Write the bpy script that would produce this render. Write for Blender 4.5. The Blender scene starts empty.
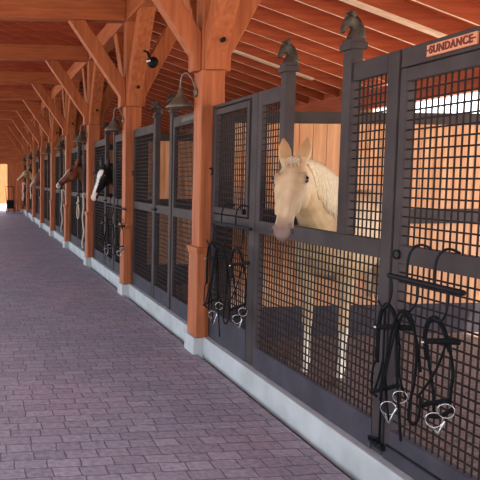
import bpy, math, random
from mathutils import Vector, Matrix
random.seed(7)
S = bpy.context.scene
COL = S.collection
PI = math.pi
H = 1.72                      # eye height
# ------------------------------------------------------------------ camera
FPX, PSI, TLT, XP = 680.0, math.radians(6.0), math.radians(5.3), 50.0
RV = Vector((math.cos(PSI), -math.sin(PSI), 0))
FV = Vector((math.sin(PSI)*math.cos(TLT), math.cos(PSI)*math.cos(TLT), -math.sin(TLT)))
UV = RV.cross(FV)
EYE = Vector((0, 0, H))
cam = bpy.data.cameras.new('camera'); co = bpy.data.objects.new('camera', cam); COL.objects.link(co)
cam.sensor_width = 36; cam.lens = FPX/480*36; cam.shift_x = (240-XP)/480; cam.clip_start = .05; cam.clip_end = 500
co.matrix_world = Matrix.Translation(EYE) @ Matrix((RV, UV, -FV)).transposed().to_4x4()
S.camera = co
def at(x, y, X):              # measured point of the photograph on the upright plane X = const
    d = FV + (x-XP)/FPX*RV - (y-240)/FPX*UV
    return EYE + d*(X/d.x)

# ------------------------------------------------------------------ materials
def newmat(name):
    m = bpy.data.materials.new(name); m.use_nodes = True
    return m, m.node_tree.nodes, m.node_tree.links, m.node_tree.nodes['Principled BSDF']
def coords(N, L, scale, rnd=True):
    tc = N.new('ShaderNodeTexCoord'); mp = N.new('ShaderNodeMapping')
    mp.inputs['Scale'].default_value = scale
    L.new(tc.outputs['Object'], mp.inputs['Vector'])
    if rnd:
        oi = N.new('ShaderNodeObjectInfo'); mu = N.new('ShaderNodeMath'); mu.operation = 'MULTIPLY'; mu.inputs[1].default_value = 37
        cb = N.new('ShaderNodeCombineXYZ')
        L.new(oi.outputs['Random'], mu.inputs[0])
        for k in range(3): L.new(mu.outputs[0], cb.inputs[k])
        L.new(cb.outputs[0], mp.inputs['Location'])
    return mp.outputs[0]
def noise_mat(name, c1, c2, scale=(1,1,1), ns=4.0, rough=.6, metal=0.0, bump=0.0, detail=4, spec=.3, lo=.3, hi=.7):
    m, N, L, B = newmat(name)
    v = coords(N, L, scale)
    n = N.new('ShaderNodeTexNoise'); n.inputs['Scale'].default_value = ns; n.inputs['Detail'].default_value = detail
    L.new(v, n.inputs['Vector'])
    r = N.new('ShaderNodeValToRGB'); r.color_ramp.elements[0].position = lo; r.color_ramp.elements[1].position = hi
    r.color_ramp.elements[0].color = (*c1, 1); r.color_ramp.elements[1].color = (*c2, 1)
    L.new(n.outputs['Fac'], r.inputs['Fac']); L.new(r.outputs['Color'], B.inputs['Base Color'])
    B.inputs['Roughness'].default_value = rough; B.inputs['Metallic'].default_value = metal
    B.inputs['Specular IOR Level'].default_value = spec
    if bump:
        b = N.new('ShaderNodeBump'); b.inputs['Strength'].default_value = bump; b.inputs['Distance'].default_value = .01
        L.new(n.outputs['Fac'], b.inputs['Height']); L.new(b.outputs['Normal'], B.inputs['Normal'])
    return m
def wood(name, c1, c2, ax):
    sc = [14, 14, 14]; sc['XYZ'.index(ax)] = 1.1
    return noise_mat(name, c1, c2, tuple(sc), 1.6, .62, 0, .25, 6, .2)
CE1, CE2 = (.26, .070, .025), (.43, .130, .048)
WZ = wood('stained timber upright', CE1, CE2, 'Z')
WY = wood('stained timber along', CE1, CE2, 'Y')
WX = wood('stained timber across', CE1, CE2, 'X')
RF1, RF2 = (.28, .056, .026), (.44, .105, .045)
RX = wood('red stained rafter', RF1, RF2, 'X')
RY = wood('red stained board', RF1, RF2, 'Y')
PALE = wood('pale lit wood', (.60, .42, .30), (.78, .60, .48), 'X')  # pale wood tone, with the brightness of lit undersides put in
PLANK = wood('tan pine plank', (.46, .205, .090), (.64, .345, .18), 'Z')
GREY = noise_mat('grey painted steel', (.036, .026, .026), (.054, .041, .040), (1,1,1), 5, .65, 0, 0, 3, .15)
GBOARD = noise_mat('grey kick board', (.040, .035, .042), (.060, .053, .064), (1,1,1), 6, .7, 0, .1, 4, .12)
WIRE = noise_mat('dark wire', (.012, .007, .007), (.026, .015, .013), (1,1,1), 30, .7, 0, 0, 2, .1)
BRONZE = noise_mat('dark bronze', (.022, .016, .012), (.070, .054, .038), (1,1,1), 22, .5, .5, .3, 4, .4)
LAMPM = noise_mat('weathered tin', (.11, .085, .062), (.20, .16, .12), (1,1,1), 20, .45, .5, .1, 4, .5)
LEATHER = noise_mat('black leather', (.003, .003, .003), (.008, .008, .009), (1,1,1), 40, .75, 0, .1, 3, .06)
STEEL = noise_mat('bright steel', (.40, .39, .37), (.55, .54, .52), (1,1,1), 20, .25, .9, 0, 2, .5)
BLACKM = noise_mat('black iron', (.004, .005, .006), (.010, .011, .013), (1,1,1), 20, .6, 0, 0, 2, .12)
COPPER = noise_mat('copper sign', (.50, .165, .07), (.62, .25, .12), (1,1,1), 20, .5, .1, .1, 3, .4)
LETTER = noise_mat('dark red lettering', (.10, .012, .008), (.14, .02, .012), (1,1,1), 20, .6)
ROPE = noise_mat('pale rope', (.42, .30, .22), (.58, .44, .34), (1,1,6), 30, .8, 0, .3)
PINKROPE = noise_mat('pinkish cotton', (.50, .30, .25), (.64, .42, .36), (1,1,6), 30, .8, 0, .3)
KERB = noise_mat('cast concrete', (.34, .34, .325), (.47, .47, .45), (1,1,1), 3.5, .85, 0, .35, 8, .2)
BED = noise_mat('brown shavings', (.08, .055, .046), (.20, .145, .118), (1,1,1), 28, .95, 0, .8, 8, .1)
EARTH = noise_mat('pale sand', (.50, .40, .29), (.62, .52, .40), (1,1,1), .6, .95, 0, .2, 8, .1)
BULB = noise_mat('frosted bulb', (.7, .66, .58), (.8, .76, .68), (1,1,1), 5, .3)
TAR = noise_mat('roof shingle', (.05, .045, .045), (.09, .08, .078), (1,1,1), 6, .9)
def paver_mat():
    m, N, L, B = newmat('stamped purple pavers')
    tc = N.new('ShaderNodeTexCoord')
    wv = N.new('ShaderNodeTexNoise'); wv.inputs['Scale'].default_value = 5; wv.inputs['Detail'].default_value = 3
    L.new(tc.outputs['Object'], wv.inputs['Vector'])
    sub = N.new('ShaderNodeVectorMath'); sub.operation = 'SUBTRACT'; sub.inputs[1].default_value = (.5,.5,.5)
    L.new(wv.outputs['Color'], sub.inputs[0])
    scl = N.new('ShaderNodeVectorMath'); scl.operation = 'SCALE'; scl.inputs['Scale'].default_value = .035
    L.new(sub.outputs[0], scl.inputs[0])
    add = N.new('ShaderNodeVectorMath'); add.operation = 'ADD'
    L.new(tc.outputs['Object'], add.inputs[0]); L.new(scl.outputs[0], add.inputs[1])
    br = N.new('ShaderNodeTexBrick'); br.offset = .37; br.squash = .8; br.squash_frequency = 3
    br.inputs['Scale'].default_value = 1; br.inputs['Brick Width'].default_value = .20; br.inputs['Row Height'].default_value = .125
    br.inputs['Mortar Size'].default_value = .0045; br.inputs['Mortar Smooth'].default_value = .4; br.inputs['Bias'].default_value = -.1
    br.inputs['Color1'].default_value = (.255, .228, .245, 1); br.inputs['Color2'].default_value = (.335, .302, .322, 1)
    br.inputs['Mortar'].default_value = (.10, .085, .095, 1)
    L.new(add.outputs[0], br.inputs['Vector'])
    big = N.new('ShaderNodeTexNoise'); big.inputs['Scale'].default_value = .55; big.inputs['Detail'].default_value = 4
    L.new(tc.outputs['Object'], big.inputs['Vector'])
    r = N.new('ShaderNodeValToRGB'); r.color_ramp.elements[0].color = (.88,.90,.98,1); r.color_ramp.elements[1].color = (1.12,.98,1.0,1)
    r.color_ramp.elements[0].position = .35; r.color_ramp.elements[1].position = .65
    L.new(big.outputs['Fac'], r.inputs['Fac'])
    mx = N.new('ShaderNodeMix'); mx.data_type = 'RGBA'; mx.blend_type = 'MULTIPLY'; mx.inputs['Factor'].default_value = 1
    L.new(br.outputs['Color'], mx.inputs[6]); L.new(r.outputs['Color'], mx.inputs[7])
    fine = N.new('ShaderNodeTexNoise'); fine.inputs['Scale'].default_value = 26; fine.inputs['Detail'].default_value = 5
    L.new(tc.outputs['Object'], fine.inputs['Vector'])
    r2 = N.new('ShaderNodeValToRGB'); r2.color_ramp.elements[0].color = (.72,.72,.72,1); r2.color_ramp.elements[1].color = (1.25,1.25,1.25,1)
    r2.color_ramp.elements[0].position = .3; r2.color_ramp.elements[1].position = .7
    L.new(fine.outputs['Fac'], r2.inputs['Fac'])
    mx2 = N.new('ShaderNodeMix'); mx2.data_type = 'RGBA'; mx2.blend_type = 'MULTIPLY'; mx2.inputs['Factor'].default_value = 1
    L.new(mx.outputs[2], mx2.inputs[6]); L.new(r2.outputs['Color'], mx2.inputs[7])
    L.new(mx2.outputs[2], B.inputs['Base Color'])
    hm = N.new('ShaderNodeMath'); hm.operation = 'MULTIPLY_ADD'; hm.inputs[1].default_value = -1.0
    fm = N.new('ShaderNodeMath'); fm.operation = 'MULTIPLY'; fm.inputs[1].default_value = .45
    L.new(fine.outputs['Fac'], fm.inputs[0]); L.new(br.outputs['Fac'], hm.inputs[0]); L.new(fm.outputs[0], hm.inputs[2])
    b = N.new('ShaderNodeBump'); b.inputs['Strength'].default_value = .8; b.inputs['Distance'].default_value = .012
    L.new(hm.outputs[0], b.inputs['Height']); L.new(b.outputs['Normal'], B.inputs['Normal'])
    B.inputs['Roughness'].default_value = .62; B.inputs['Specular IOR Level'].default_value = .35
    return m
PAVER = paver_mat()
def coat_mat():
    m, N, L, B = newmat('horse coat')
    a = N.new('ShaderNodeAttribute'); a.attribute_name = 'coat'
    v = coords(N, L, (1,1,1)); n = N.new('ShaderNodeTexNoise'); n.inputs['Scale'].default_value = 9; n.inputs['Detail'].default_value = 5
    L.new(v, n.inputs['Vector'])
    r = N.new('ShaderNodeValToRGB'); r.color_ramp.elements[0].color = (.84,.81,.76,1); r.color_ramp.elements[1].color = (1.08,1.07,1.05,1); r.color_ramp.elements[0].position = .3; r.color_ramp.elements[1].position = .62
    L.new(n.outputs['Fac'], r.inputs['Fac'])
    mx = N.new('ShaderNodeMix'); mx.data_type = 'RGBA'; mx.blend_type = 'MULTIPLY'; mx.inputs['Factor'].default_value = 1
    L.new(a.outputs['Color'], mx.inputs[6]); L.new(r.outputs['Color'], mx.inputs[7]); L.new(mx.outputs[2], B.inputs['Base Color'])
    B.inputs['Roughness'].default_value = .55; B.inputs['Specular IOR Level'].default_value = .25
    return m
COAT = coat_mat()

# ------------------------------------------------------------------ mesh builder
class MB:
    def __init__(s): s.v = []; s.f = []
    def box(s, x0, x1, y0, y1, z0, z1):
        i = len(s.v)
        s.v += [(x0,y0,z0),(x1,y0,z0),(x1,y1,z0),(x0,y1,z0),(x0,y0,z1),(x1,y0,z1),(x1,y1,z1),(x0,y1,z1)]
        s.f += [tuple(i+k for k in q) for q in ((0,3,2,1),(4,5,6,7),(0,1,5,4),(1,2,6,5),(2,3,7,6),(3,0,4,7))]
        return s
    def hexa(s, b, t):        # two matching quads (bottom, top), counter-clockwise from above
        i = len(s.v); s.v += [tuple(p) for p in b] + [tuple(p) for p in t]
        s.f += [tuple(i+k for k in q) for q in ((0,3,2,1),(4,5,6,7),(0,1,5,4),(1,2,6,5),(2,3,7,6),(3,0,4,7))]
        return s
    def prism(s, poly, ax, a0, a1):   # polygon extruded along an axis; poly in the other two axes
        n = len(poly); i = len(s.v)
        def P(p, a): return {'X': (a,p[0],p[1]), 'Y': (p[0],a,p[1]), 'Z': (p[0],p[1],a)}[ax]
        s.v += [P(p, a0) for p in poly] + [P(p, a1) for p in poly]
        s.f += [tuple(i+k for k in range(n)), tuple(i+n+k for k in reversed(range(n)))]
        s.f += [(i+k, i+n+k, i+n+(k+1) % n, i+(k+1) % n) for k in range(n)]
        return s
    def rings(s, rs, cap=True, close=False):
        n = len(rs[0]); i = len(s.v)
        for r in rs: s.v += [tuple(p) for p in r]
        m = len(rs)
        for a in range(m if close else m-1):
            for k in range(n):
                b = (a+1) % m
                s.f.append((i+a*n+k, i+a*n+(k+1) % n, i+b*n+(k+1) % n, i+b*n+k))
        if cap and not close:
            s.f.append(tuple(i+k for k in reversed(range(n)))); s.f.append(tuple(i+(m-1)*n+k for k in range(n)))
        return s
    def tube(s, pts, rad, n=8, flat=1.0, close=False, ref=None):
        pts = [Vector(p) for p in pts]; m = len(pts); rs = []
        rr = rad if isinstance(rad, (list, tuple)) else [rad]*m
        prev = None
        for k in range(m):
            a = pts[(k-1) % m] if (k > 0 or close) else pts[k]
            b = pts[(k+1) % m] if (k < m-1 or close) else pts[k]
            t = (b-a).normalized()
            if prev is None:
                u = Vector(ref) if ref else (Vector((0,0,1)) if abs(t.z) < .9 else Vector((1,0,0)))
            else: u = prev
            u = (u - t*u.dot(t)).normalized(); prev = u
            w = t.cross(u)
            rs.append([pts[k] + (u*math.cos(2*PI*j/n)*flat + w*math.sin(2*PI*j/n))*rr[k] for j in range(n)])
        return s.rings(rs, True, close)
    def ring(s, c, nrm, R, r, n=20, m=6):
        c = Vector(c); nrm = Vector(nrm).normalized()
        u = nrm.orthogonal().normalized(); w = nrm.cross(u)
        return s.tube([c + (u*math.cos(2*PI*k/n) + w*math.sin(2*PI*k/n))*R for k in range(n)], r, m, close=True, ref=nrm)
    def ball(s, c, rx, ry=None, rz=None, n=12, m=8, M=None):
        ry = ry or rx; rz = rz or rx; c = Vector(c); rs = []
        for a in range(1, m):
            th = PI*a/m
            ring = []
            for k in range(n):
                ph = 2*PI*k/n
                p = Vector((rx*math.sin(th)*math.cos(ph), ry*math.sin(th)*math.sin(ph), -rz*math.cos(th)))
                ring.append(c + (M @ p if M else p))
            rs.append(ring)
        return s.rings(rs)
    def lathe(s, c, prof, n=20):
        c = Vector(c)
        return s.rings([[c + Vector((r*math.cos(2*PI*k/n), r*math.sin(2*PI*k/n), z)) for k in range(n)] for r, z in prof])
    def mesh(s, name, mat, smooth=False):
        me = bpy.data.meshes.new(name); me.from_pydata(s.v, [], s.f); me.update()
        if mat: me.materials.append(mat)
        if smooth: me.polygons.foreach_set('use_smooth', [True]*len(me.polygons))
        return me
    def build(s, name, mat, parent=None, smooth=False, bevel=0):
        o = bpy.data.objects.new(name, s.mesh(name, mat, smooth)); COL.objects.link(o)
        if parent: attach(o, parent)
        if bevel:
            b = o.modifiers.new('bevel', 'BEVEL'); b.width = bevel; b.segments = 2; b.limit_method = 'ANGLE'
        return o
def attach(o, parent):        # meshes are written in world coordinates; empties stand at the thing's base
    o.parent = parent
    o.matrix_parent_inverse = Matrix.Translation(parent.location).inverted()
def tag(o, label=None, cat=None, group=None, kind=None):
    if label: o['label'] = label
    if cat: o['category'] = cat
    if group: o['group'] = group
    if kind: o['kind'] = kind
    return o
def thing(name, loc, label, cat, group=None):
    o = bpy.data.objects.new(name, None); COL.objects.link(o); o.location = loc; o.empty_display_size = .1
    return tag(o, label, cat, group, 'structure' if name == 'stall_partition' else 'thing')
def dup(root, loc, label=None, group=None):
    r = root.copy(); COL.objects.link(r); r.location = loc
    if label: r['label'] = label
    if group: r['group'] = group
    for ch in list(root.children):
        c = ch.copy(); COL.objects.link(c); c.parent = r; c.matrix_parent_inverse = ch.matrix_parent_inverse.copy()
        for g in list(ch.children):
            d = g.copy(); COL.objects.link(d); d.parent = c; d.matrix_parent_inverse = g.matrix_parent_inverse.copy()
    return r
def spline(pts, n=6):         # Catmull-Rom through the points
    P = [Vector(p) for p in pts]; out = []
    for i in range(len(P)-1):
        a = P[max(i-1, 0)]; b = P[i]; c = P[i+1]; d = P[min(i+2, len(P)-1)]
        for k in range(n):
            t = k/n
            out.append(.5*((2*b) + (c-a)*t + (2*a-5*b+4*c-d)*t*t + (3*b-a-3*c+d)*t**3))
    out.append(P[-1]); return out

# ------------------------------------------------------------------ layout numbers
POST0, BAY = 6.33, 3.33
NP = 9
PY = [POST0 + BAY*k for k in range(NP)]
YEND = PY[-1] + .24
XF = 2.22                      # plane of the stall fronts
XB = 5.9                       # back wall of the stalls
SL = .32                       # roof slope
def zr(X): return 4.20 - SL*(X-XF) if X > -.6 else 4.20 + SL*(XF+.6) - SL*(-.6-X)   # underside of rafters

# ------------------------------------------------------------------ setting
o = MB().box(-9, 2.10, -8, 37.5, -.1, 0).build('floor', PAVER); tag(o, 'purple grey stamped paver aisle floor', 'floor', kind='structure')
o = MB().box(2.3, XB, 1.9, YEND, -.1, .12).build('stall_floor', BED); tag(o, 'brown shavings on the stall floors', 'floor', kind='structure')
o = MB().box(-70, 90, -40, 120, -.4, -.1).build('ground', EARTH); tag(o, 'pale sandy ground outside the barn', 'ground', kind='structure')
k = MB(); k.box(2.165, 2.32, -2, YEND+.3, -.05, .165)
kb = k.build('kerb', KERB, bevel=.008); tag(kb, 'pale concrete kerb under the stall fronts', 'kerb', kind='structure')
for i, y in enumerate([1.95] + PY):
    p = MB().hexa([(2.055,y-.03,-.05),(2.2,y-.03,-.05),(2.2,y+.27,-.05),(2.055,y+.27,-.05)],[(2.066,y-.025,.158),(2.2,y-.025,.158),(2.2,y+.265,.158),(2.066,y+.265,.158)]).build('post_plinth', KERB, kb, bevel=.01)
# back wall of the stalls: shaped for light: open near, closed beyond to darken
w = MB()
y = 1.9
while y < YEND:
    w.box(XB, XB+.05, y, y+.145, 0, .95 if y < 9.75 else 2.745); y += .15
o = w.build('wall_back', PLANK); tag(o, 'boarded back wall of the stalls, low at the near end', 'wall', kind='structure')
o = MB().box(XB-.03, XB+.1, 1.0, YEND+.5, 2.74, 3.03).build('eave_beam', RY); tag(o, 'red timber eave beam at the back of the stalls', 'beam', kind='structure')
o = MB().box(XB+.02, XB+.06, 9.8, YEND+.5, 3.02, 3.24).build('trim_eave', RY); tag(o, 'red blocking board closing the eaves between the far rafters', 'trim', kind='structure')
# far end wall of the stall row
w = MB(); x = 2.42
while x < XB: w.box(x, x+.145, YEND, YEND+.06, .0, zr(x+.145)-.005); x += .15
o = w.build('wall_end', WZ); tag(o, 'boarded end wall of the stall row', 'wall', kind='structure')
# roof
xr = -.6; xl = -3.9; xe = 6.1; Y0 = -2.0; Y1 = YEND + .6
RD = .20
c = MB()
c.hexa([(xr,Y0,zr(xr)+RD),(xe,Y0,zr(xe)+RD),(xe,Y1,zr(xe)+RD),(xr,Y1,zr(xr)+RD)], [(xr,Y0,zr(xr)+RD+.04),(xe,Y0,zr(xe)+RD+.04),(xe,Y1,zr(xe)+RD+.04),(xr,Y1,zr(xr)+RD+.04)])
zl = zr(xl-.001)
c.hexa([(xl,Y0,zl+RD),(xr,Y0,zr(xr)+RD),(xr,Y1,zr(xr)+RD),(xl,Y1,zl+RD)], [(xl,Y0,zl+RD+.04),(xr,Y0,zr(xr)+RD+.04),(xr,Y1,zr(xr)+RD+.04),(xl,Y1,zl+RD+.04)])
o = c.build('ceiling', RX); tag(o, 'red stained roof boarding above the rafters', 'ceiling', kind='structure')
o = MB().box(xr-.03, xr+.03, Y0, Y1, zr(xr)-.05, zr(xr)+RD).build('ridge_board', RY); tag(o, 'red ridge board at the top of the roof', 'beam', kind='structure')
# rafters, one object each
def rafter_mesh(x0, x1, th, extra=0):
    m = MB(); a, b = zr(x0), zr(x1)
    m.hexa([(x0,-th/2,a-extra),(x1,-th/2,b-extra),(x1,th/2,b-extra),(x0,th/2,a-extra)], [(x0,-th/2,a+RD),(x1,-th/2,b+RD),(x1,th/2,b+RD),(x0,th/2,a+RD)])
    return m
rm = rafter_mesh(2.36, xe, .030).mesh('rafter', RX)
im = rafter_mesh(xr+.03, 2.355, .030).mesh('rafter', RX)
rm.materials.append(PALE); rm.polygons[0].material_index = 1  # pale lower face, with bounced light put into its colour
lm = rafter_mesh(xl, xr-.031, .030).mesh('rafter', RX)
ry0 = 7.18
n = 0
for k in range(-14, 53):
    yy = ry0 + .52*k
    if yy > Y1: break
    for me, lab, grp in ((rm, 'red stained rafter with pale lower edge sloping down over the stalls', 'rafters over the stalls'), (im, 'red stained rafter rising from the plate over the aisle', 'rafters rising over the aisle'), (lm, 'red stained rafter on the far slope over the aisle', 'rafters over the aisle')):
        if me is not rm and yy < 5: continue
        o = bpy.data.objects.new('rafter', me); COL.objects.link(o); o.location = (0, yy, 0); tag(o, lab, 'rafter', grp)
def add_lit_patch(y, xa, xb, lab):  # added board; its pale colour stands for a sunlit patch under a rafter
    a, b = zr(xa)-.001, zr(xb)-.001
    o = MB().hexa([(xa,y-.055,a-.022),(xb,y-.055,b-.022),(xb,y+.055,b-.022),(xa,y+.055,a-.022)], [(xa,y-.055,a),(xb,y-.055,b),(xb,y+.055,b),(xa,y+.055,a)]).build('lit_patch_board', PALE)
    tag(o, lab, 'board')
add_lit_patch(ry0, 3.15, 5.2, 'wide pale board standing in for a sunlit patch under a rafter above the copper name sign')
add_lit_patch(ry0+.52*6, 3.0, 5.2, 'pale board standing in for a warm lit patch under a rafter behind the palomino stall opening post')
# plate along the aisle and tie beams
o = MB().box(2.10, 2.34, Y0, Y1, 3.92, 4.20).build('wall_plate', WY, bevel=.012); tag(o, 'long stained timber plate carried by the row of posts', 'beam', kind='thing')
ordn = ['nearest', 'second', 'third', 'fourth', 'fifth', 'sixth', 'seventh', 'eighth', 'ninth']
for k, y in enumerate(PY):
    if k == 0: lab = 'stained tie beam across the aisle over the post beside the hanging bridles and louvred stall'
    else: lab = 'stained tie beam spanning the aisle, %s from the front' % ordn[k]
    o = MB().box(xl+.15, 2.095, y+.02, y+.22, 3.92, 4.20).build('tie_beam', WX, bevel=.012); tag(o, lab, 'beam', kind='thing')

# ------------------------------------------------------------------ timber posts with knee braces
def make_post():
    r = thing('timber_post', (XF, 0, .165), '', 'post')
    MB().box(2.105, 2.335, .005, .235, .16, 2.73).build('shaft', WZ, r, bevel=.012)
    cs = MB().box(2.088, 2.20, -.018, .258, .16, 1.0)
    cs.box(2.07, 2.205, -.035, .275, 1.0, 1.045); cs.box(2.08, 2.205, -.026, .266, .97, 1.0)
    cs.build('base_casing', WZ, r, bevel=.008)
    MB().box(2.11, 2.33, .01, .23, 2.73, 3.92).build('upper_shaft', WZ, r, bevel=.01)
    def brace(poly, ax, a0, a1): return MB().prism(poly, ax, a0, a1).build('knee_brace', WZ, r, bevel=.01)
    # across the aisle (-X) and towards the stalls (+X)
    brace([(2.108,2.72),(2.03,2.72),(2.03,2.87),(1.29,3.918),(1.52,3.918),(2.108,3.08)], 'Y', .04, .20)
    brace([(2.332,2.72),(2.40,2.72),(2.40,2.87),(2.98,3.93),(2.78,4.0),(2.332,3.20)], 'Y', .04, .20)
    # along the plate (towards and away)
    brace([(.008,2.72),(-.07,2.72),(-.07,2.87),(-.80,3.918),(-.56,3.918),(.008,3.10)], 'X', 2.12, 2.32)
    brace([(.232,2.72),(.31,2.72),(.31,2.87),(1.04,3.918),(.80,3.918),(.232,3.10)], 'X', 2.12, 2.32)
    for z in (2.97,):
        MB().tube([(2.24,-.075-(z-2.87)*.697,z),(2.24,-.12-(z-2.87)*.697,z)], .022, 10).build('peg', BLACKM, r, True)
    hk = spline([(2.2,.0,1.80),(2.2,-.05,1.80),(2.2,-.07,1.77),(2.2,-.06,1.745),(2.2,-.04,1.745)], 4)
    MB().tube(hk, .008, 6).build('tack_hook', BLACKM, r, True)
    return r
post_labels = ['nearest full timber post, right of the louvred stall, with braced top',
 'second timber post along the aisle, right of the black horse',
 'third timber post along the aisle, between black and chestnut horses',
 'fourth timber post along the aisle, just behind the chestnut horse nose',
 'fifth timber post along the aisle, second beyond the chestnut horse',
 'sixth timber post along the aisle, right of the pinkish muzzle',
 'seventh timber post along the aisle, between buckskin horse and pinkish muzzle',
 'eighth timber post along the aisle, just behind the buckskin horse nose',
 'ninth timber post, at the far end of the stall row']
p0 = make_post(); p0.location.y = PY[0]; p0['label'] = post_labels[0]
for k in range(1, NP): dup(p0, (XF, PY[k], .165), post_labels[k])
dup(p0, (XF, 1.95, .165), 'timber post at the near end of the stall with the copper sign')

# ------------------------------------------------------------------ stall fronts
def grid(m, y0, y1, z0, z1, x=XF+.02, sy=.0444, sz=.0515):
    ny = max(1, round((y1-y0)/sy)); nz = max(1, round((z1-z0)/sz))
    for k in range(1, ny):
        y = y0 + (y1-y0)*k/ny; m.box(x-.0034, x+.0034, y-.0032, y+.0032, z0, z1)
    for k in range(1, nz):
        z = z0 + (z1-z0)*k/nz; m.box(x-.007, x-.0005, y0, y1, z-.0044, z+.0044)
    return m
ZB, ZR0, ZR1, ZT = .345, 1.27, 1.372, 2.39
def frame_panel(parent, y0, y1, st=.06, top=.11, up=True):
    f = MB()
    f.box(XF, XF+.05, y0, y0+st, .17, ZT); f.box(XF, XF+.05, y1-st, y1, .17, ZT)
    f.box(XF, XF+.05, y0+st, y1-st, ZT-top, ZT); f.box(XF, XF+.05, y0+st, y1-st, ZR0, ZR1)
    f.build('frame', GREY, parent, bevel=.004)
    MB().box(XF-.004, XF+.046, y0+st, y1-st, .17, ZB).build('kick_board', GBOARD, parent)
    grid(MB(), y0+st, y1-st, ZR1, ZT-top).build('upper_mesh', WIRE, parent)
    grid(MB(), y0+st, y1-st, ZB, ZR0).build('lower_mesh', WIRE, parent)
def subframe(parent, y0, y1, z0, z1, w=.045, name='inner_frame'):
    f = MB(); x0, x1 = XF-.012, XF+.035
    f.box(x0,x1,y0,y0+w,z0,z1); f.box(x0,x1,y1-w,y1,z0,z1); f.box(x0,x1,y0+w,y1-w,z0,z0+w); f.box(x0,x1,y0+w,y1-w,z1-w,z1)
    return f.build(name, GREY, parent, bevel=.004)
# horse-head finial: neck and bowed head in dark bronze, facing the aisle
def finial_mesh():
    m = MB()
    def loft(path, rx, ry): # radius in the profile plane, radius across
        P = [Vector(p) for p in path]; rs = []
        for k, p in enumerate(P):
            t = (P[min(k+1, len(P)-1)] - P[max(k-1, 0)]).normalized(); w = Vector((0,1,0)).cross(t)
            rs.append([p + w*math.cos(2*PI*q/12)*rx[k] + Vector((0,1,0))*math.sin(2*PI*q/12)*ry[k] for q in range(12)])
        m.rings(rs)
    loft([(.012,0,-.004),(.022,0,.03),(.026,0,.065),(.012,0,.10),(-.012,0,.125),(-.03,0,.128)], [.056,.050,.044,.036,.030,.016], [.042,.038,.032,.026,.022,.012])
    loft([(.0,0,.142),(-.022,0,.122),(-.042,0,.096),(-.060,0,.066),(-.070,0,.046),(-.074,0,.036)], [.016,.032,.030,.020,.018,.010], [.014,.024,.022,.015,.015,.009])
    m.ball((-.026,0,.092), .026, .021, .026)
    for q in (-1, 1): m.tube([(-.004,.013*q,.138),(-.008,.018*q,.160),(-.014,.016*q,.180)], [.012,.010,.002], 6)
    for k in range(10):       # hogged mane standing up along the crest
        t = k/9; x = .075 - .085*t - .012*(2*t-1)**2; z = .02 + .130*t**.8
        m.tube([(x-.03,0,z-.012),(x+.004,0,z+.002),(x+.020,0,z+.014*t+.004)], [.016,.014,.004], 6)
    ob = m.build('finial_source', None)
    r = ob.modifiers.new('r', 'REMESH'); r.mode = 'VOXEL'; r.voxel_size = .0035
    q = ob.modifiers.new('s', 'SMOOTH'); q.factor = .5; q.iterations = 2
    dg = bpy.context.evaluated_depsgraph_get(); me = bpy.data.meshes.new_from_object(ob.evaluated_get(dg)); bpy.data.objects.remove(ob)
    me.name = 'finial'; me.materials.clear(); me.materials.append(BRONZE); me.polygons.foreach_set('use_smooth', [True]*len(me.polygons))
    return me
FIN = finial_mesh()
def finial_post(parent, y, w=.09, xin=.055):
    q = MB(); q.box(XF-.012, XF+xin, y, y+w, .17, 2.47)
    q.box(XF-.028, XF+xin+.016, y-.014, y+w+.014, 2.455, 2.49); q.box(XF-.018, XF+xin+.006, y-.006, y+w+.006, 2.49, 2.52)
    p = q.build('finial_post', GREY, parent, bevel=.004)
    o = bpy.data.objects.new('finial', FIN); COL.objects.link(o); attach(o, parent)
    o.location = (XF+.015, y+w/2, 2.518); o.scale = (1.05, 1.05, .92)
    o.parent = p; o.matrix_parent_inverse = Matrix.Identity(4)
    return p
# generic bay, built at the first louvred bay
def make_bay(yp):
    a = thing('grille_panel', (XF, yp+.24, .17), '', 'stall panel')
    frame_panel(a, yp+.24, yp+1.335)
    d = thing('stall_door', (XF, yp+1.34, .17), '', 'stall door')
    y0, y1 = yp+1.34, yp+2.16
    finial_post(d, y0); finial_post(d, y1-.09)
    f = MB().box(XF, XF+.05, y0+.09, y1-.09, ZR0, ZR1)
    f.build('rail', GREY, d, bevel=.004)
    MB().box(XF-.004, XF+.046, y0+.09, y1-.09, .17, ZB).build('kick_board', GBOARD, d)
    grid(MB(), y0+.09, y1-.09, ZB, ZR0).build('lower_mesh', WIRE, d)
    lt = MB().box(XF-.02, XF, y1-.16, y1-.10, 1.30, 1.33); lt.tube([(XF-.012,y1-.17,1.315),(XF-.05,y1-.17,1.315),(XF-.06,y1-.13,1.315)], .01, 6)
    lt.build('latch', BLACKM, d)
    b = thing('grille_panel', (XF, yp+2.165, .17), '', 'stall panel')
    frame_panel(b, yp+2.165, yp+3.325)
    return a, d, b
bay_names = ['louvred empty stall beside the nearest full post', 'black horse stall', 'chestnut horse stall', 'first stall beyond the chestnut horse',
             None, 'stall of the pinkish muzzle', 'buckskin horse stall', 'last stall of the row']
base = make_bay(PY[0])
for k in range(8):
    parts = base if k == 0 else [dup(q, q.location + Vector((0, BAY*k, 0))) for q in base]
    nm = bay_names[k]
    if k == 0:
        labs = ['tall grey grille panel under the tin lamp, left of the nearest full post', 'grey door with two horse-head finials and empty opening', 'tall grey grille panel between second post and the empty doorway']
    elif nm: labs = ['grey grille panel right of the doorway of the ' + nm, 'grey door with finials at the ' + nm, 'grey grille panel left of the doorway of the ' + nm]
    else: labs = ['grey grille panel right of the doorway, second stall beyond the chestnut horse', 'grey door with finials, second stall beyond the chestnut horse', 'grey grille panel left of the doorway, second stall beyond the chestnut horse']
    for q, l in zip(parts, labs): q['label'] = l
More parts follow.
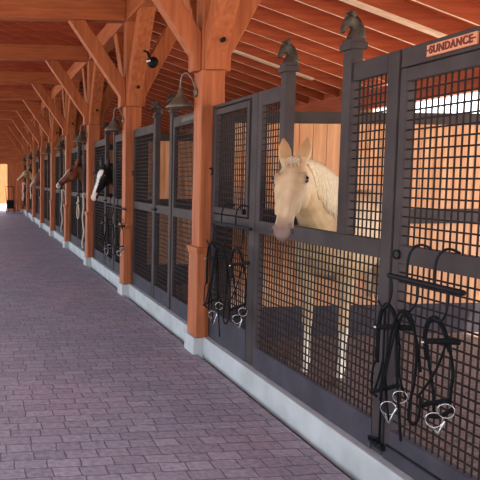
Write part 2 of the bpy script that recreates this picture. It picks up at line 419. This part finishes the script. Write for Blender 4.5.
# palomino bay
pa = thing('grille_panel', (XF, 5.42, .17), 'grey grille panel with inner frame, left of the palomino door, bridles hanging on it', 'stall panel')
f = MB(); f.box(XF, XF+.05, 5.285, 5.41, .17, ZT); f.box(XF, XF+.05, 6.27, 6.345, .17, ZT)
f.box(XF, XF+.05, 5.41, 6.27, 2.36, ZT); f.box(XF, XF+.05, 5.41, 6.27, ZR0, ZR1)
f.build('frame', GREY, pa, bevel=.004)
f = MB(); f.box(XF-.004, XF+.046, 5.41, 6.27, .17, .44); f.build('kick_board', GBOARD, pa)
sf = subframe(pa, 5.42, 6.262, 1.385, 2.345, .055)
MB().tube([(XF-.01,5.47,1.43),(XF-.035,5.47,1.43)], .022, 10).build('latch_knob', BLACKM, pa, True)
grid(MB(), 5.47, 6.21, 1.43, 2.295).build('upper_mesh', WIRE, pa)
grid(MB(), 5.41, 6.27, .44, ZR0).build('lower_mesh', WIRE, pa)
pd = thing('stall_door', (XF, 4.4, .17), 'wide grey stall door with horse-head finials, palomino looking out over it', 'stall door')
f = MB(); f.box(XF, XF+.05, 5.20, 5.28, .17, ZT); f.box(XF, XF+.05, 3.455, 3.555, .17, ZT)
f.box(XF, XF+.05, 4.86, 5.20, 2.275, ZT); f.box(XF, XF+.05, 3.555, 3.90, 2.285, ZT); f.box(XF, XF+.05, 3.555, 5.20, ZR0, ZR1)
f.build('frame', GREY, pd, bevel=.004)
def fin2(y, w, xin):
    q = MB(); q.box(XF-.012, XF+xin, y, y+w, ZR1, 2.50)
    q.box(XF-.03, XF+xin+.02, y-.016, y+w+.016, 2.475, 2.515); q.box(XF-.02, XF+xin+.008, y-.008, y+w+.008, 2.515, 2.54)
    p = q.build('finial_post', GREY, pd, bevel=.004)
    o = bpy.data.objects.new('finial', FIN); COL.objects.link(o); o.location = (XF+.02, y+w/2, 2.538)
    o.parent = p; o.matrix_parent_inverse = Matrix.Identity(4)
fin2(4.765, .09, .06); fin2(3.905, .095, .06)
MB().box(XF-.004, XF+.046, 3.555, 5.20, .17, ZB).build('kick_board', GBOARD, pd)
grid(MB(), 3.555, 5.20, ZB, ZR0).build('lower_mesh', WIRE, pd)
grid(MB(), 4.86, 5.20, ZR1, 2.275).build('upper_mesh', WIRE, pd)
grid(MB(), 3.555, 3.90, ZR1, 2.285).build('upper_mesh', WIRE, pd)
sp = thing('grille_panel', (XF, 2.8, .17), 'grey grille panel under the copper name sign, right of the palomino door', 'stall panel')
f = MB(); f.box(XF, XF+.05, 2.19, 3.435, 2.29, ZT); f.box(XF, XF+.05, 2.19, 3.38, ZR0-.005, ZR1-.012); f.box(XF, XF+.05, 2.19, 2.25, .17, 2.29); f.box(XF, XF+.05, 3.38, 3.435, .25, 2.285)
f.box(XF, XF+.05, 2.25, 3.38, 2.215, 2.283)
f.build('frame', GREY, sp, bevel=.004)
MB().box(XF-.004, XF+.046, 2.19, 3.435, .17, .25).box(XF-.004, XF+.046, 2.25, 3.38, .262, ZB).build('kick_board', GBOARD, sp)
grid(MB(), 2.25, 3.38, ZR1-.012, 2.215).build('upper_mesh', WIRE, sp)
grid(MB(), 2.25, 3.38, ZB, ZR0-.005).build('lower_mesh', WIRE, sp)
MB().ring((XF-.012, 3.385, 1.31), (1,.2,0), .022, .005, 16, 6).build('ring_pull', BLACKM, sp, True)
# cane bolt
cb = thing('cane_bolt', (XF-.03, 3.44, .25), 'black drop bolt between the palomino door and the sign panel', 'bolt')
MB().tube([(XF-.02,3.445,.24),(XF-.02,3.445,1.0)], .007, 8).build('rod', BLACKM, cb, True)
q = MB().box(XF-.03, XF-.004, 3.41, 3.52, .215, .245)
for yy in (3.42, 3.455, 3.49, 3.515): q.ball((XF-.032, yy, .245), .012, n=8, m=6)
q.tube([(XF-.03,3.52,.235),(XF-.05,3.50,.27),(XF-.03,3.45,.275)], .007, 6)
q.build('keeper', BLACKM, cb)
MB().box(XF-.012, XF-.005, 2.2, 3.40, .25, .262).build('slide_bar', BLACKM, cb)

# ------------------------------------------------------------------ copper name sign
sg = thing('name_sign', (XF, 3.05, 2.31), 'copper coloured name sign reading SUNDANCE on the top rail', 'sign')
MB().box(XF-.014, XF-.001, 2.872, 3.214, 2.308, 2.366).build('board', COPPER, sg, bevel=.003)
fc = bpy.data.curves.new('lettering', 'FONT'); fc.body = 'SUNDANCE'; fc.size = .051; fc.extrude = .0015; fc.offset = .0018; fc.align_x = 'CENTER'; fc.align_y = 'CENTER'; fc.space_character = 1.12
to = bpy.data.objects.new('lettering_source', fc); COL.objects.link(to)
dg = bpy.context.evaluated_depsgraph_get(); me = bpy.data.meshes.new_from_object(to.evaluated_get(dg)); bpy.data.objects.remove(to)
me.transform(Matrix.Translation((XF-.0155, 3.043, 2.337)) @ Matrix(((0,0,-1,0),(-1,0,0,0),(0,1,0,0),(0,0,0,1))))
me.materials.clear(); me.materials.append(LETTER)
o = bpy.data.objects.new('lettering', me); COL.objects.link(o); attach(o, sg)
q = MB()
for y in (3.198, 2.888): q.tube([(XF-.015, y-.010, 2.337),(XF-.015, y, 2.341),(XF-.015, y+.010, 2.337)], .003, 6)
q.build('flourish', LETTER, sg)
# small raised nameplate on the louvred stall
o = MB().box(XF-.012, XF, 6.86, 7.30, 2.31, 2.36).build('name_plate', BRONZE, bevel=.004); tag(o, 'small weathered plate on the top rail under the tin lamp', 'sign')

# ------------------------------------------------------------------ stall partitions
def make_partition(yp):
    r = thing('stall_partition', (3.9, yp+.12, .12), '', 'partition')
    y0, y1 = yp+.09, yp+.15
    f = MB(); f.box(2.28, 2.43, yp-.035, yp-.002, .12, 2.36); f.box(2.345, 2.42, yp-.002, y1, .12, 2.36)
    f.box(2.42, XB, y0, y1, 2.24, 2.355); f.box(2.42, XB, y0, y1, 1.25, 1.40); f.box(5.75, XB-.02, y0, y1, .12, 2.24)
    f.build('frame', GREY, r, bevel=.004)
    MB().box(2.42, 5.75, y0, y1, .12, .43).build('kick_board', GBOARD, r)
    for z0, z1 in ((1.40, 2.24), (.43, 1.25)):
        m = MB(); x = 2.42
        while x < 5.74:
            m.box(x+.004, min(x+.140, 5.75), y0+.012, y1-.012, z0, z1); m.box(x-.002, x+.006, y0+.022, y1-.022, z0, z1); x += .142
        m.build('planks', PLANK, r)
    return r
pt = make_partition(PY[0]); pt['label'] = 'tan plank partition with grey rails behind the palomino'
dup(pt, pt.location + Vector((0,BAY,0)), 'tan plank partition seen through the empty doorway')
for k in range(2, NP-1): dup(pt, pt.location + Vector((0,BAY*k,0)), 'tan plank partition between stalls further down the row', 'partitions further down the row')

# ------------------------------------------------------------------ gooseneck lamps
def make_lamp():
    r = thing('gooseneck_lamp', (2.0, .34, 2.42), '', 'lamp')
    c0 = (2.0, .34, 2.40)
    MB().lathe(c0, [(.128,0),(.14,.004),(.142,.012),(.11,.045),(.07,.085),(.035,.13),(.026,.16),(.022,.185),(.012,.19)], 24).build('shade', LAMPM, r, True)
    g = spline([(2.0,.34,2.58),(2.0,.34,2.64),(2.005,.325,2.70),(2.03,.29,2.735),(2.06,.24,2.71),(2.085,.18,2.62),(2.095,.15,2.55)], 6)
    MB().tube(g, .008, 8).build('gooseneck', LAMPM, r, True)
    MB().tube([(2.107,.15,2.53),(2.085,.15,2.53)], .045, 14).build('wall_mount', LAMPM, r, True)
    MB().ball((2.0,.34,2.435), .032).build('bulb', BULB, r, True)
    return r
lp = make_lamp(); lp.location.y += PY[0]; lp['label'] = 'conical tin gooseneck lamp on the nearest full post'
lamp_labels = {1: 'conical tin gooseneck lamp on the second post, above the black horse', 2: 'conical tin gooseneck lamp on the third post, above the chestnut horse',
               3: 'conical tin gooseneck lamp on the fourth post from the front', 4: 'conical tin gooseneck lamp on the fifth post from the front'}
for k in range(1, 8): dup(lp, lp.location + Vector((0,BAY*k,0)), lamp_labels.get(k, 'small conical lamp on one of the farthest posts'), None if k in lamp_labels else 'lamps on the farthest posts')
# black spotlight on the second post's brace
s = thing('spotlight', (2.22, 9.0, 3.2), 'black round spotlight on the brace of the second post', 'spotlight')
MB().ball((2.30,8.93,3.22), .075, n=16, m=10).build('housing', BLACKM, s, True)
MB().tube([(2.235,8.875,3.23),(2.215,8.855,3.235)], .03, 14).build('lens', STEEL, s, True)
MB().tube([(2.27,8.95,3.25),(2.27,9.10,3.38),(2.25,9.22,3.42)], .016, 8).build('bracket', BLACKM, s, True)

# ------------------------------------------------------------------ tack: racks and bridles
def tack_set(X, fy, fz, where, rackcat_group=None, detail=True):
    def T(x, y, dx=0.0):
        p = at(x, y, 2.10); return Vector((X+dx, fy(p.y), fz(p.z)))
    def sp(pts, dx=0, n=5): return spline([T(x, y, dx) for x, y in pts], n)
    nrm = Vector((.5, .85, .1))
    # rack
    c = T(426, 283)
    r = thing('bridle_rack', c, 'black hooked bar rack ' + where, 'rack')
    a, b = T(388, 275), T(464, 292)
    b.z = a.z
    MB().tube([a, a+(b-a)*.02, a+(b-a)*.98, b], [.010,.014,.014,.012], 10).build('bar', BLACKM, r, True)
    for px, py in ((407, 277), (434, 284)):
        p = T(px, py); p.z = a.z
        g = [p, p+Vector((0,0,.08)), p+Vector((.010,0,.13)), p+Vector((.035,-.005,.165)), p+Vector((.065,-.015,.172)), p+Vector((.10,-.03,.155))]
        MB().tube(spline(g, 5), .0065, 8).build('rail_hook', BLACKM, r, True)
    for pts in ([(419,279),(419,293),(417,303),(411,311),(405,310)], [(450,288),(449,305),(446,316),(441,321),(435,318)], [(392,276),(393,290),(390,302),(384,308),(379,300)]):
        g = sp(pts, -.005); g[0].z = a.z
        MB().tube(g, .0055, 8).build('tack_hook', BLACKM, r, True)
    # first bridle (towards the far end)
    def strap(par, name, pts, rad, dx=0, flat=.5):
        MB().tube(sp(pts, dx), rad*1.25, 8, flat, ref=(1,0,0)).build(name, LEATHER, par, True)
    def ringp(par, x, y, R, name='bit_ring'):
        MB().ring(T(x, y, -.01), nrm, R, .0029, 22, 6).build(name, STEEL, par, True)
    b1 = thing('bridle', T(388, 305), 'black leather bridle on far end of rack ' + where, 'bridle')
    strap(b1, 'crownpiece', [(377,362),(378,335),(381,313),(386,305.5),(391.5,309),(396,321),(398,345)], .013)
    strap(b1, 'browband', [(378,327),(396,327),(414,328)], .011, -.012)
    strap(b1, 'cheekpiece', [(376,360),(373,368),(371.5,385),(374,394),(377,396)], .007)
    strap(b1, 'cheekpiece', [(384,362),(381,375),(376,390)], .007, -.008)
    strap(b1, 'noseband', [(372,392),(385,389),(401,385)], .009, -.01)
    strap(b1, 'throat_strap', [(398,345),(397,370),(400,386),(404,398)], .006, .01)
    strap(b1, 'curb_strap', [(385,362),(388,385),(389,402),(391,421)], .007, -.012)
    ringp(b1, 390, 408, .036); ringp(b1, 402, 397, .032)
    MB().tube([T(385,413,-.01),T(391,423,-.01),T(398,408,-.01)], .005, 6).build('bit_shank', STEEL, b1, True)
    MB().ball(T(379,327,-.02), .009).build('stud', STEEL, b1, True)
    # second bridle (towards the camera)
    b2 = thing('bridle', T(438, 320), 'black leather bridle on near end of rack ' + where, 'bridle')
    strap(b2, 'crownpiece', [(427,360),(425,336),(428.5,322),(435,318.5),(441,324),(446,336),(450,352)], .012)
    strap(b2, 'browband', [(426,341),(444,341),(462,342)], .011, -.012)
    strap(b2, 'cheekpiece', [(427,345),(430,370),(433,390),(434,412)], .008)
    strap(b2, 'cheekpiece', [(450,350),(453,372),(451,390),(450,404)], .008)
    strap(b2, 'throat_strap', [(448,344),(440,366),(430,383),(419,398)], .006, -.01)
    strap(b2, 'noseband', [(420,407),(432,403),(451,401)], .009, -.008)
    strap(b2, 'curb_strap', [(431,416),(442,416),(455,409)], .008, -.01)
    ringp(b2, 436, 420, .036); ringp(b2, 448, 411, .034)
    MB().tube([T(431,424,-.01),T(441,434,-.01),T(446,421,-.01)], .005, 6).build('bit_shank', STEEL, b2, True)
    MB().ball(T(427,342,-.02), .009).build('stud', STEEL, b2, True)
    # reins looped over the middle hook
    b3 = thing('reins', T(408, 312), 'black leather reins over the middle of the rack ' + where, 'reins')
    strap(b3, 'rein', [(384,392),(390,366),(396,336),(401,318),(408,311),(416,316),(420,330),(422,352),(420,380),(415,404),(414,418),(418,424),(424,418),(426,398)], .0075, -.028)
    strap(b3, 'rein', [(424,372),(420,340),(414,322),(407,315),(402,325),(400,350),(401,390),(403,420),(404,441)], .008, -.018)
    strap(b3, 'rein', [(386,400),(392,372),(399,342),(404,322)], .006, -.035)
    return r
tack_set(2.10, lambda y: y, lambda z: z, 'below the copper sign')
ya, yb = at(388,275,2.10).y, at(464,292,2.10).y
za = at(388,275,2.10).z
def tack_like(X, pa, pb, ptip, where):     # the same tack at another place: bar ends and strap tip measured there
    A, B, C = at(*pa, X), at(*pb, X), at(*ptip, X)
    A0, B0, C0 = at(388,275,2.10), at(464,292,2.10), at(404,441,2.10)
    zs = (A.z - C.z)/(A0.z - C0.z)
    tack_set(X, lambda y: A.y + (y-A0.y)*(A.y-B.y)/(A0.y-B0.y), lambda z: A.z + (z-A0.z)*zs, where)
tack_like(2.10, (211.7,221.7), (251,230.7), (222,337), 'left of the palomino door')
tack_like(2.05, (105,205), (125.7,207.8), (112,262), 'below the black horse')

# ------------------------------------------------------------------ halters and lead ropes further down
def halter(Y, X, label, loop=True):
    t = thing('halter', (X, Y, 1.35), label, 'halter')
    q = MB()
    q.tube(spline([(X+.07,Y,1.38),(X,Y+.02,1.40),(X-.02,Y,1.30),(X-.02,Y-.10,1.18),(X-.02,Y-.04,1.10),(X-.01,Y+.10,1.16),(X,Y+.05,1.32)], 6), .017, 8, .6)
    q.tube(spline([(X-.02,Y-.10,1.18),(X-.04,Y-.02,1.16),(X-.02,Y+.10,1.17)], 5), .015, 8, .6)
    q.build('head_straps', LEATHER, t, True)
    if loop: MB().tube(spline([(X-.03,Y+.02,1.30),(X-.03,Y+.16,1.10),(X-.03,Y+.22,.93),(X-.03,Y+.10,.84),(X-.03,Y-.04,.92),(X-.03,Y-.02,1.12),(X-.03,Y+.04,1.30)], 6), .016, 8).build('rope_loop', ROPE, t, True)
    MB().ball((X-.045,Y,1.17), .03).build('buckle', STEEL, t, True)
def lead_rope(Y, X, z0, z1, label, mat=ROPE, r=.019):
    pts = []; n = 9
    for k in range(n+1):
        a = k/n; pts.append((X + .012*math.sin(k*1.3), Y + .04*math.sin(k*1.7+.4), z0 + (z1-z0)*a))
    MBo = MB().tube(spline([(2.215, Y, z0-.01), (X+.02, Y, z0+.03)] + pts, 4), r, 8).build('lead_rope', mat, None, True)
    tag(MBo, label, 'rope')
halter(14.2, 2.13, 'dark halter with white rope loop hanging under the chestnut horse')
lead_rope(13.75, 2.13, 1.36, .26, 'long pale lead rope hanging left of the third post')
lead_rope(17.35, 2.13, 1.36, .30, 'long pale lead rope hanging under the chestnut nose')
halter(27.2, 2.12, 'dark halter with pale rope loop beside the buckskin horse')
lead_rope(32.2, 2.12, 1.40, .62, 'short pinkish lead rope hanging below the buckskin nose', PINKROPE, .05)

# ------------------------------------------------------------------ horses
def sring(c, lat, dep, hw, up, dn, n=20, e=.85):
    out = []
    for k in range(n):
        th = 2*PI*k/n; cs, sn = math.cos(th), math.sin(th)
        x = math.copysign(abs(cs)**e, cs)*hw; y = math.copysign(abs(sn)**e, sn)
        y = y*up if y > 0 else y*dn
        out.append(c + lat*x + dep*y)
    return out
def make_horse(name, label, chest, heading, poll, axis, lateral, colour, voxel=.014, zfloor=.12, hair=(.6,.5,.35), droop=1, nz=1.62):
    """chest: world (x, y) of the chest front; heading: facing angle; poll/axis/lateral in world space."""
    R = Matrix.Rotation(heading, 4, 'Z'); Wm = Matrix.Translation((chest[0], chest[1], zfloor)) @ R
    root = thing(name, (chest[0], chest[1], zfloor), label, 'horse')
    X, Yv, Z = (R.to_3x3() @ Vector(v) for v in ((1,0,0),(0,1,0),(0,0,1)))
    def L(x, y, z): return Wm @ Vector((x, y, z))
    m = MB()
    tr = [(.06,1.10,.10,.09),(.0,1.12,.19,.16),(-.12,1.13,.29,.22),(-.35,1.14,.36,.26),(-.65,1.11,.36,.30),(-.95,1.14,.33,.30),(-1.22,1.18,.31,.285),(-1.45,1.18,.26,.24),(-1.58,1.15,.16,.15),(-1.63,1.13,.06,.06)]
    m.rings([sring(L(x,0,z), Yv, Z, w, h, h, 22, .95) for x, z, h, w in tr])
    for s in (-1, 1):
        fr = [(-.20,.15,1.15,.13),(-.17,.15,.95,.105),(-.20,.14,.82,.078),(-.20,.14,.66,.058),(-.19,.135,.50,.046),(-.185,.135,.46,.047),(-.195,.135,.40,.034),(-.20,.135,.20,.029),(-.195,.135,.14,.038),(-.17,.135,.08,.031),(-.155,.135,.05,.045),(-.14,.135,.0,.056)]
        hd = [(-1.30,.15,1.20,.19),(-1.28,.16,1.0,.17),(-1.25,.16,.88,.13),(-1.32,.155,.74,.085),(-1.41,.15,.58,.055),(-1.44,.15,.52,.052),(-1.41,.15,.44,.038),(-1.39,.15,.20,.032),(-1.38,.15,.14,.040),(-1.35,.15,.08,.033),(-1.33,.15,.05,.046),(-1.32,.15,.0,.057)]
        for ch in (fr, hd):
            m.rings([sring(L(x, s*y, z), X, Yv, r, r*.85, r*.85, 12, 1) for x, y, z, r in ch])
    # head frame
    P = Vector(poll); a = Vector(axis).normalized(); l = Vector(lateral); l = (l - a*l.dot(a)).normalized()
    n = a.cross(l) * 1.0
    if n.z < 0 and abs(n.z) > .2: n = -n
    if n.dot(X) < 0 and a.z < -.6: n = -n
    # neck
    B0 = L(-.22, 0, 1.20); P2 = P + a*.07 - n*.045
    B1 = L(.05, 0, nz)*.5 + (P - n*.10 - a*.10)*.5
    rs = []; crest = []; K = 12
    for k in range(K+1):
        t = k/K
        c = B0*(1-t)**2 + B1*2*t*(1-t) + P2*t*t
        T = ((B1-B0)*(1-t) + (P2-B1)*t).normalized()
        la = (Yv*(1-t) + (l if l.dot(Yv) > 0 else -l)*t); la = (la - T*la.dot(T)).normalized()
        dp = T.cross(la)
        if dp.dot(n) * t + dp.dot(Z - X*.3)*(1-t) < 0: dp = -dp
        hw = .19*(1-t)**1.3 + .085*(1-(1-t)**1.3); de = .33*(1-t)**1.1 + .125*(1-(1-t)**1.1)
        rs.append(sring(c, la, dp, hw, de, de, 20, .95)); crest.append((c, T, la, dp, hw, de))
    m.rings(rs)
    def HP(t, y, z): return P + a*t + l*y + n*z
    hd = [(-.045,.040,.020,.06),(-.02,.066,.046,.10),(.03,.085,.068,.135),(.09,.098,.080,.165),(.16,.106,.086,.178),(.22,.104,.082,.174),(.28,.088,.074,.156),(.34,.070,.065,.118),(.40,.058,.058,.086),(.46,.055,.053,.070),(.51,.058,.050,.064),(.555,.060,.044,.062),(.59,.054,.030,.060),(.615,.040,.010,.052),(.625,.022,-.008,.042)]
    rr = []
    for t, w, up, dn in hd:
        ring = []
        for k in range(24):
            th = 2*PI*k/24; cs, sn = math.cos(th), math.sin(th)
            y = math.copysign(abs(cs)**.8, cs)*w; z = math.copysign(abs(sn)**.85, sn)
            if z < 0: y *= 1 - .28*(-z)**1.2; z = z*dn
            else: y *= 1 - .25*z; z = z*up
            ring.append(HP(t, y, z))
        rr.append(ring)
    m.rings(rr)
    M3 = Matrix((a, l, n)).transposed()
    for s in (-1, 1):
        m.ball(HP(.160, s*.082, .050), .052, .026, .032, M=M3)
        m.ball(HP(.40, s*.026, .050), .16, .016, .014, M=M3)          # eye ridge
        m.ball(HP(.17, s*.072, -.080), .125, .042, .088, M=M3)         # cheek
        m.ball(HP(.568, s*.042, .010), .036, .026, .034, M=M3)         # nostril
        m.ball(HP(.33, s*.066, -.012), .10, .016, .020, M=M3)            # facial crest
        e0 = HP(-.005, s*.052, .028); ed = (-a*.88 + n*.42 + l*s*.16).normalized()
        el = (l - ed*l.dot(ed)).normalized(); en = ed.cross(el)
        m.rings([sring(e0 + ed*h, el, en, w, d, d, 12, 1) for h, w, d in ((-.03,.030,.026),(.0,.034,.028),(.045,.043,.027),(.09,.044,.023),(.13,.034,.017),(.16,.019,.012),(.185,.007,.007))])
    m.ball(HP(.585, 0, -.045), .035, .038, .022, M=M3)                  # lower lip
    ob = m.build(name + '_source', None)
    rm_ = ob.modifiers.new('r', 'REMESH'); rm_.mode = 'VOXEL'; rm_.voxel_size = voxel
    sm = ob.modifiers.new('s', 'SMOOTH'); sm.factor = .5; sm.iterations = 2
    dg = bpy.context.evaluated_depsgraph_get(); me = bpy.data.meshes.new_from_object(ob.evaluated_get(dg)); bpy.data.objects.remove(ob)
    me.name = 'body'
    me.materials.clear(); me.materials.append(COAT)
    me.polygons.foreach_set('use_smooth', [True]*len(me.polygons))
    ca = me.color_attributes.new('coat', 'FLOAT_COLOR', 'POINT')
    buf = []
    Wi = Wm.inverted()
    for v in me.vertices:
        q = v.co - P; t, yy, zz = q.dot(a), q.dot(l), q.dot(n)
        near = -.25 < t < .72 and abs(yy) < .17 and -.3 < zz < .28
        lo = Wi @ v.co
        buf += [*colour(t, yy, zz, near, lo, v.normal.dot(n)), 1.0]
    ca.data.foreach_set('color', buf)
    body = bpy.data.objects.new('body', me); COL.objects.link(body); attach(body, root)
    eyem = noise_mat('dark eye', (.006,.004,.003), (.012,.008,.006), rough=.08, spec=.8)
    dark = noise_mat('nostril dark', (.035,.02,.018), (.06,.035,.03), rough=.7)
    for s in (-1, 1):
        MB().ball(HP(.172, s*.099, .050), .026, .020, .020, 14, 10, M3).build('eye', eyem, root, True)
        MB().ball(HP(.578, s*.053, .020), .026, .015, .016, 12, 8, M3 @ Matrix.Rotation(s*.6, 3, 'Z')).build('nostril', dark, root, True)
    hm = noise_mat(name + ' hair', tuple(x*.55 for x in hair), hair, (9,9,2), 14, .6, 0, .4)
    # forelock and mane: tapering locks
    q = MB(); rnd = random.Random(3)
    for k in range(9):
        y = (k/8-.5)*.07; ln = .03 + .06*rnd.random()
        q.tube(spline([HP(-.045, y*.6, .035), HP(-.01, y*.9, .066+.012*rnd.random()), HP(.025, y*1.1, .076), HP(.035+ln*.5, y*1.2, .084), HP(.03+ln, y*1.25+.006*rnd.uniform(-1,1), .086)], 4), [.007]*9+[.006,.005,.005,.004,.003,.003,.002,.001], 6)
    q.build('forelock', hm, root, True)
    q = MB()
    for k in range(46):
        f = .30 + .70*k/45; i = min(int(f*K), K-1); u = f*K - i
        def I(j): return crest[i][j]*(1-u) + crest[i+1][j]*u
        c, T, la, dp = I(0), I(1), I(2), I(3); hw, de = I(4), I(5)
        s = droop
        top = c + dp*(de*.97); ln = (.30*(1-f)+.20)*rnd.uniform(.8, 1.05)
        pts = [top - la*s*.01, top + dp*.012 + la*s*hw*.22 - T*.02, c + dp*de*.80 + la*s*hw*.84 - T*.07, c + dp*(de*.80-ln*.45) + la*s*(hw*1.10) - T*.13, c + dp*(de*.80-ln*1.0) + la*s*(hw*1.16) - T*.19]
        pts = spline(pts, 4)
        q.tube(pts, [.015*(1-.85*(j/(len(pts)-1))**2) for j in range(len(pts))], 6)
    q.build('mane', hm, root, True)
    q = MB()
    for k in range(14):
        y = rnd.uniform(-.05, .05); x = rnd.uniform(-.03, .03)
        q.tube(spline([L(-1.58,y*.3,1.33), L(-1.68+x,y*.6,1.22), L(-1.72+x,y,.9), L(-1.70+x,y*1.2,.45)], 4), [.025]*4+[.028]*6+[.02,.012,.004], 6)
    q.build('tail', hm, root, True)
    return root
def mixc(a, b, t):
    t = max(0, min(1, t)); return tuple(x*(1-t)+y*t for x, y in zip(a, b))
def palomino(t, y, z, near, lo, fn):
    c = (.45, .315, .18)
    if near:
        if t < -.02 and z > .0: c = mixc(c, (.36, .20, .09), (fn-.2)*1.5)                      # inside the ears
        else:
            c = mixc(c, (.54, .41, .27), (.04-abs(y))*22 if .10 < t < .5 and z > 0 else 0)      # pale stripe down the face
            c = mixc(c, (.155, .098, .082), (t-.47)/.11)                                           # pink grey muzzle
    if near and t > .52 and -.034 < z < -.018: c = mixc(c, (.14, .08, .07), .6)
    if near:
        d = math.sqrt((t-.168)**2 + (abs(y)-.094)**2 + (z-.046)**2)
        c = mixc(c, (.20, .12, .08), (.040-d)/.018)
    if lo.z < .5: c = mixc(c, (.80, .72, .58), (.5-lo.z)*4)
    if lo.z < .06: c = (.12, .09, .07)
    return c
def black(t, y, z, near, lo, fn):
    c = (.012, .010, .010)
    if near and z > -.02:
        w = .050 - .10*abs(t-.15) if t < .22 else .028
        if .08 < t < .50 and abs(y) < w and z > .02: c = (.72, .68, .64)
        if t > .50 and abs(y) < .05: c = (.66, .52, .47)
    return c
def chestnut(t, y, z, near, lo, fn):
    c = (.165, .050, .026)
    if near:
        if .14 < t < .56 and z > .03 and abs(y) < .026: c = (.72, .62, .56)
        if t > .53: c = mixc(c, (.62, .50, .45), (t-.53)/.03)
        elif t > .44: c = mixc(c, (.06, .028, .022), (t-.44)/.06)
    return c
def buckskin(t, y, z, near, lo, fn):
    c = (.40, .235, .105)
    if near and t > .1 and z > .01: c = mixc(c, (.62, .50, .38), .7)
    return c
def roan(t, y, z, near, lo, fn):
    c = (.20, .085, .055)
    if near and t > .30: c = mixc(c, (.55, .34, .28), (t-.30)/.12)
    return c
V = Vector
make_horse('horse', 'cream palomino horse with head out over the nearest stall door', (2.56, 4.86), math.radians(226),
           (2.115, 4.40, 1.79), V((-.200,-.30,-.370)), V((.80,-.60,0)), palomino, .0085, hair=(.66,.53,.35), droop=1, nz=1.46)
make_horse('horse', 'black horse with white blaze looking out beside the second post', (2.62, 11.5), math.radians(185),
           (2.13, 11.36, 1.87), V((-.22,-.20,-.50)), V((.70,-.70,0)), black, .016, hair=(.02,.018,.018), droop=1)
make_horse('horse', 'chestnut horse with white blaze, head reaching into the aisle', (2.62, 14.75), math.radians(180),
           (2.12, 14.72, 1.93), V((-.40,-.06,-.40)), V((.10,-1,0)), chestnut, .016, hair=(.07,.025,.015), droop=1)
make_horse('horse', 'roan horse with only a pinkish muzzle showing past the posts', (2.70, 24.75), math.radians(180),
           (2.22, 24.72, 1.86), V((-.30,-.05,-.44)), V((.10,-1,0)), roan, .02, hair=(.07,.03,.02), droop=1)
make_horse('horse', 'buckskin horse near the far end, head reaching into the aisle', (2.50, 28.05), math.radians(180),
           (2.02, 28.0, 1.98), V((-.36,-.12,-.36)), V((.3,-1,0)), buckskin, .02, hair=(.10,.06,.03), droop=1)

# ------------------------------------------------------------------ far end: tub cart and sunlit barn beyond
cart = thing('tub_cart', (1.50, 32.6, 0), 'small black tub cart at the far end of the aisle', 'cart')
MB().hexa([(1.36,32.4,.22),(1.66,32.4,.22),(1.66,32.8,.22),(1.36,32.8,.22)], [(1.32,32.3,.62),(1.70,32.3,.62),(1.70,32.9,.62),(1.32,32.9,.62)]).build('tub', BLACKM, cart, bevel=.02)
for s in (1.34, 1.68): MB().tube([(s-.02,32.45,.16),(s+.02,32.45,.16)], .16, 18).build('wheel', BLACKM, cart)
MB().tube([(1.36,32.85,.5),(1.32,33.0,1.0),(1.32,33.05,1.25),(1.70,33.05,1.25),(1.70,33.0,1.0),(1.70,32.85,.5)], .018, 8).build('handle', BLACKM, cart, True)
w = MB(); x = 1.42
while x < 2.41:
    w.box(x, x+.145, YEND+.3, YEND+.36, 0, 2.35); x += .15
o = w.build('wall_front', WZ); tag(o, 'red boarded return wall beside the far doorway', 'wall', kind='structure')
o = MB().box(xl, 2.4, YEND+.28, YEND+.38, 2.35, 4.7).build('wall_gable', WX); tag(o, 'red boarded gable over the far doorway', 'wall', kind='structure')
w = MB(); x = -6.0
while x < 3.5: w.box(x, x+.195, 46, 46.1, -.1, 4.6); x += .2
o = w.build('far_barn_wall', WZ); tag(o, 'sunlit plank wall of another barn beyond the aisle', 'wall', kind='structure')

# ------------------------------------------------------------------ light
wd = bpy.data.worlds.new('sky'); S.world = wd; wd.use_nodes = True
N, Lk = wd.node_tree.nodes, wd.node_tree.links
sky = N.new('ShaderNodeTexSky'); sky.sky_type = 'NISHITA'; sky.sun_disc = False
sky.sun_elevation = math.radians(62); sky.sun_rotation = math.radians(130); sky.air_density = 1.0; sky.dust_density = 2.0; sky.ozone_density = .8
hs = N.new('ShaderNodeHueSaturation'); hs.inputs['Saturation'].default_value = .6
Lk.new(sky.outputs[0], hs.inputs['Color']); Lk.new(hs.outputs[0], N['Background'].inputs['Color']); N['Background'].inputs['Strength'].default_value = .35
sl = bpy.data.lights.new('sun', 'SUN'); sl.energy = 6.0; sl.angle = math.radians(.6); sl.color = (1, .93, .82)
so = bpy.data.objects.new('sun', sl); COL.objects.link(so)
so.rotation_euler = V((.36, -.28, .90)).to_track_quat('Z', 'Y').to_euler()
vs = S.view_settings; vs.view_transform = 'Standard'; vs.look = 'None'; vs.gamma = 1; vs.use_curve_mapping = False
vs.exposure = 1.45
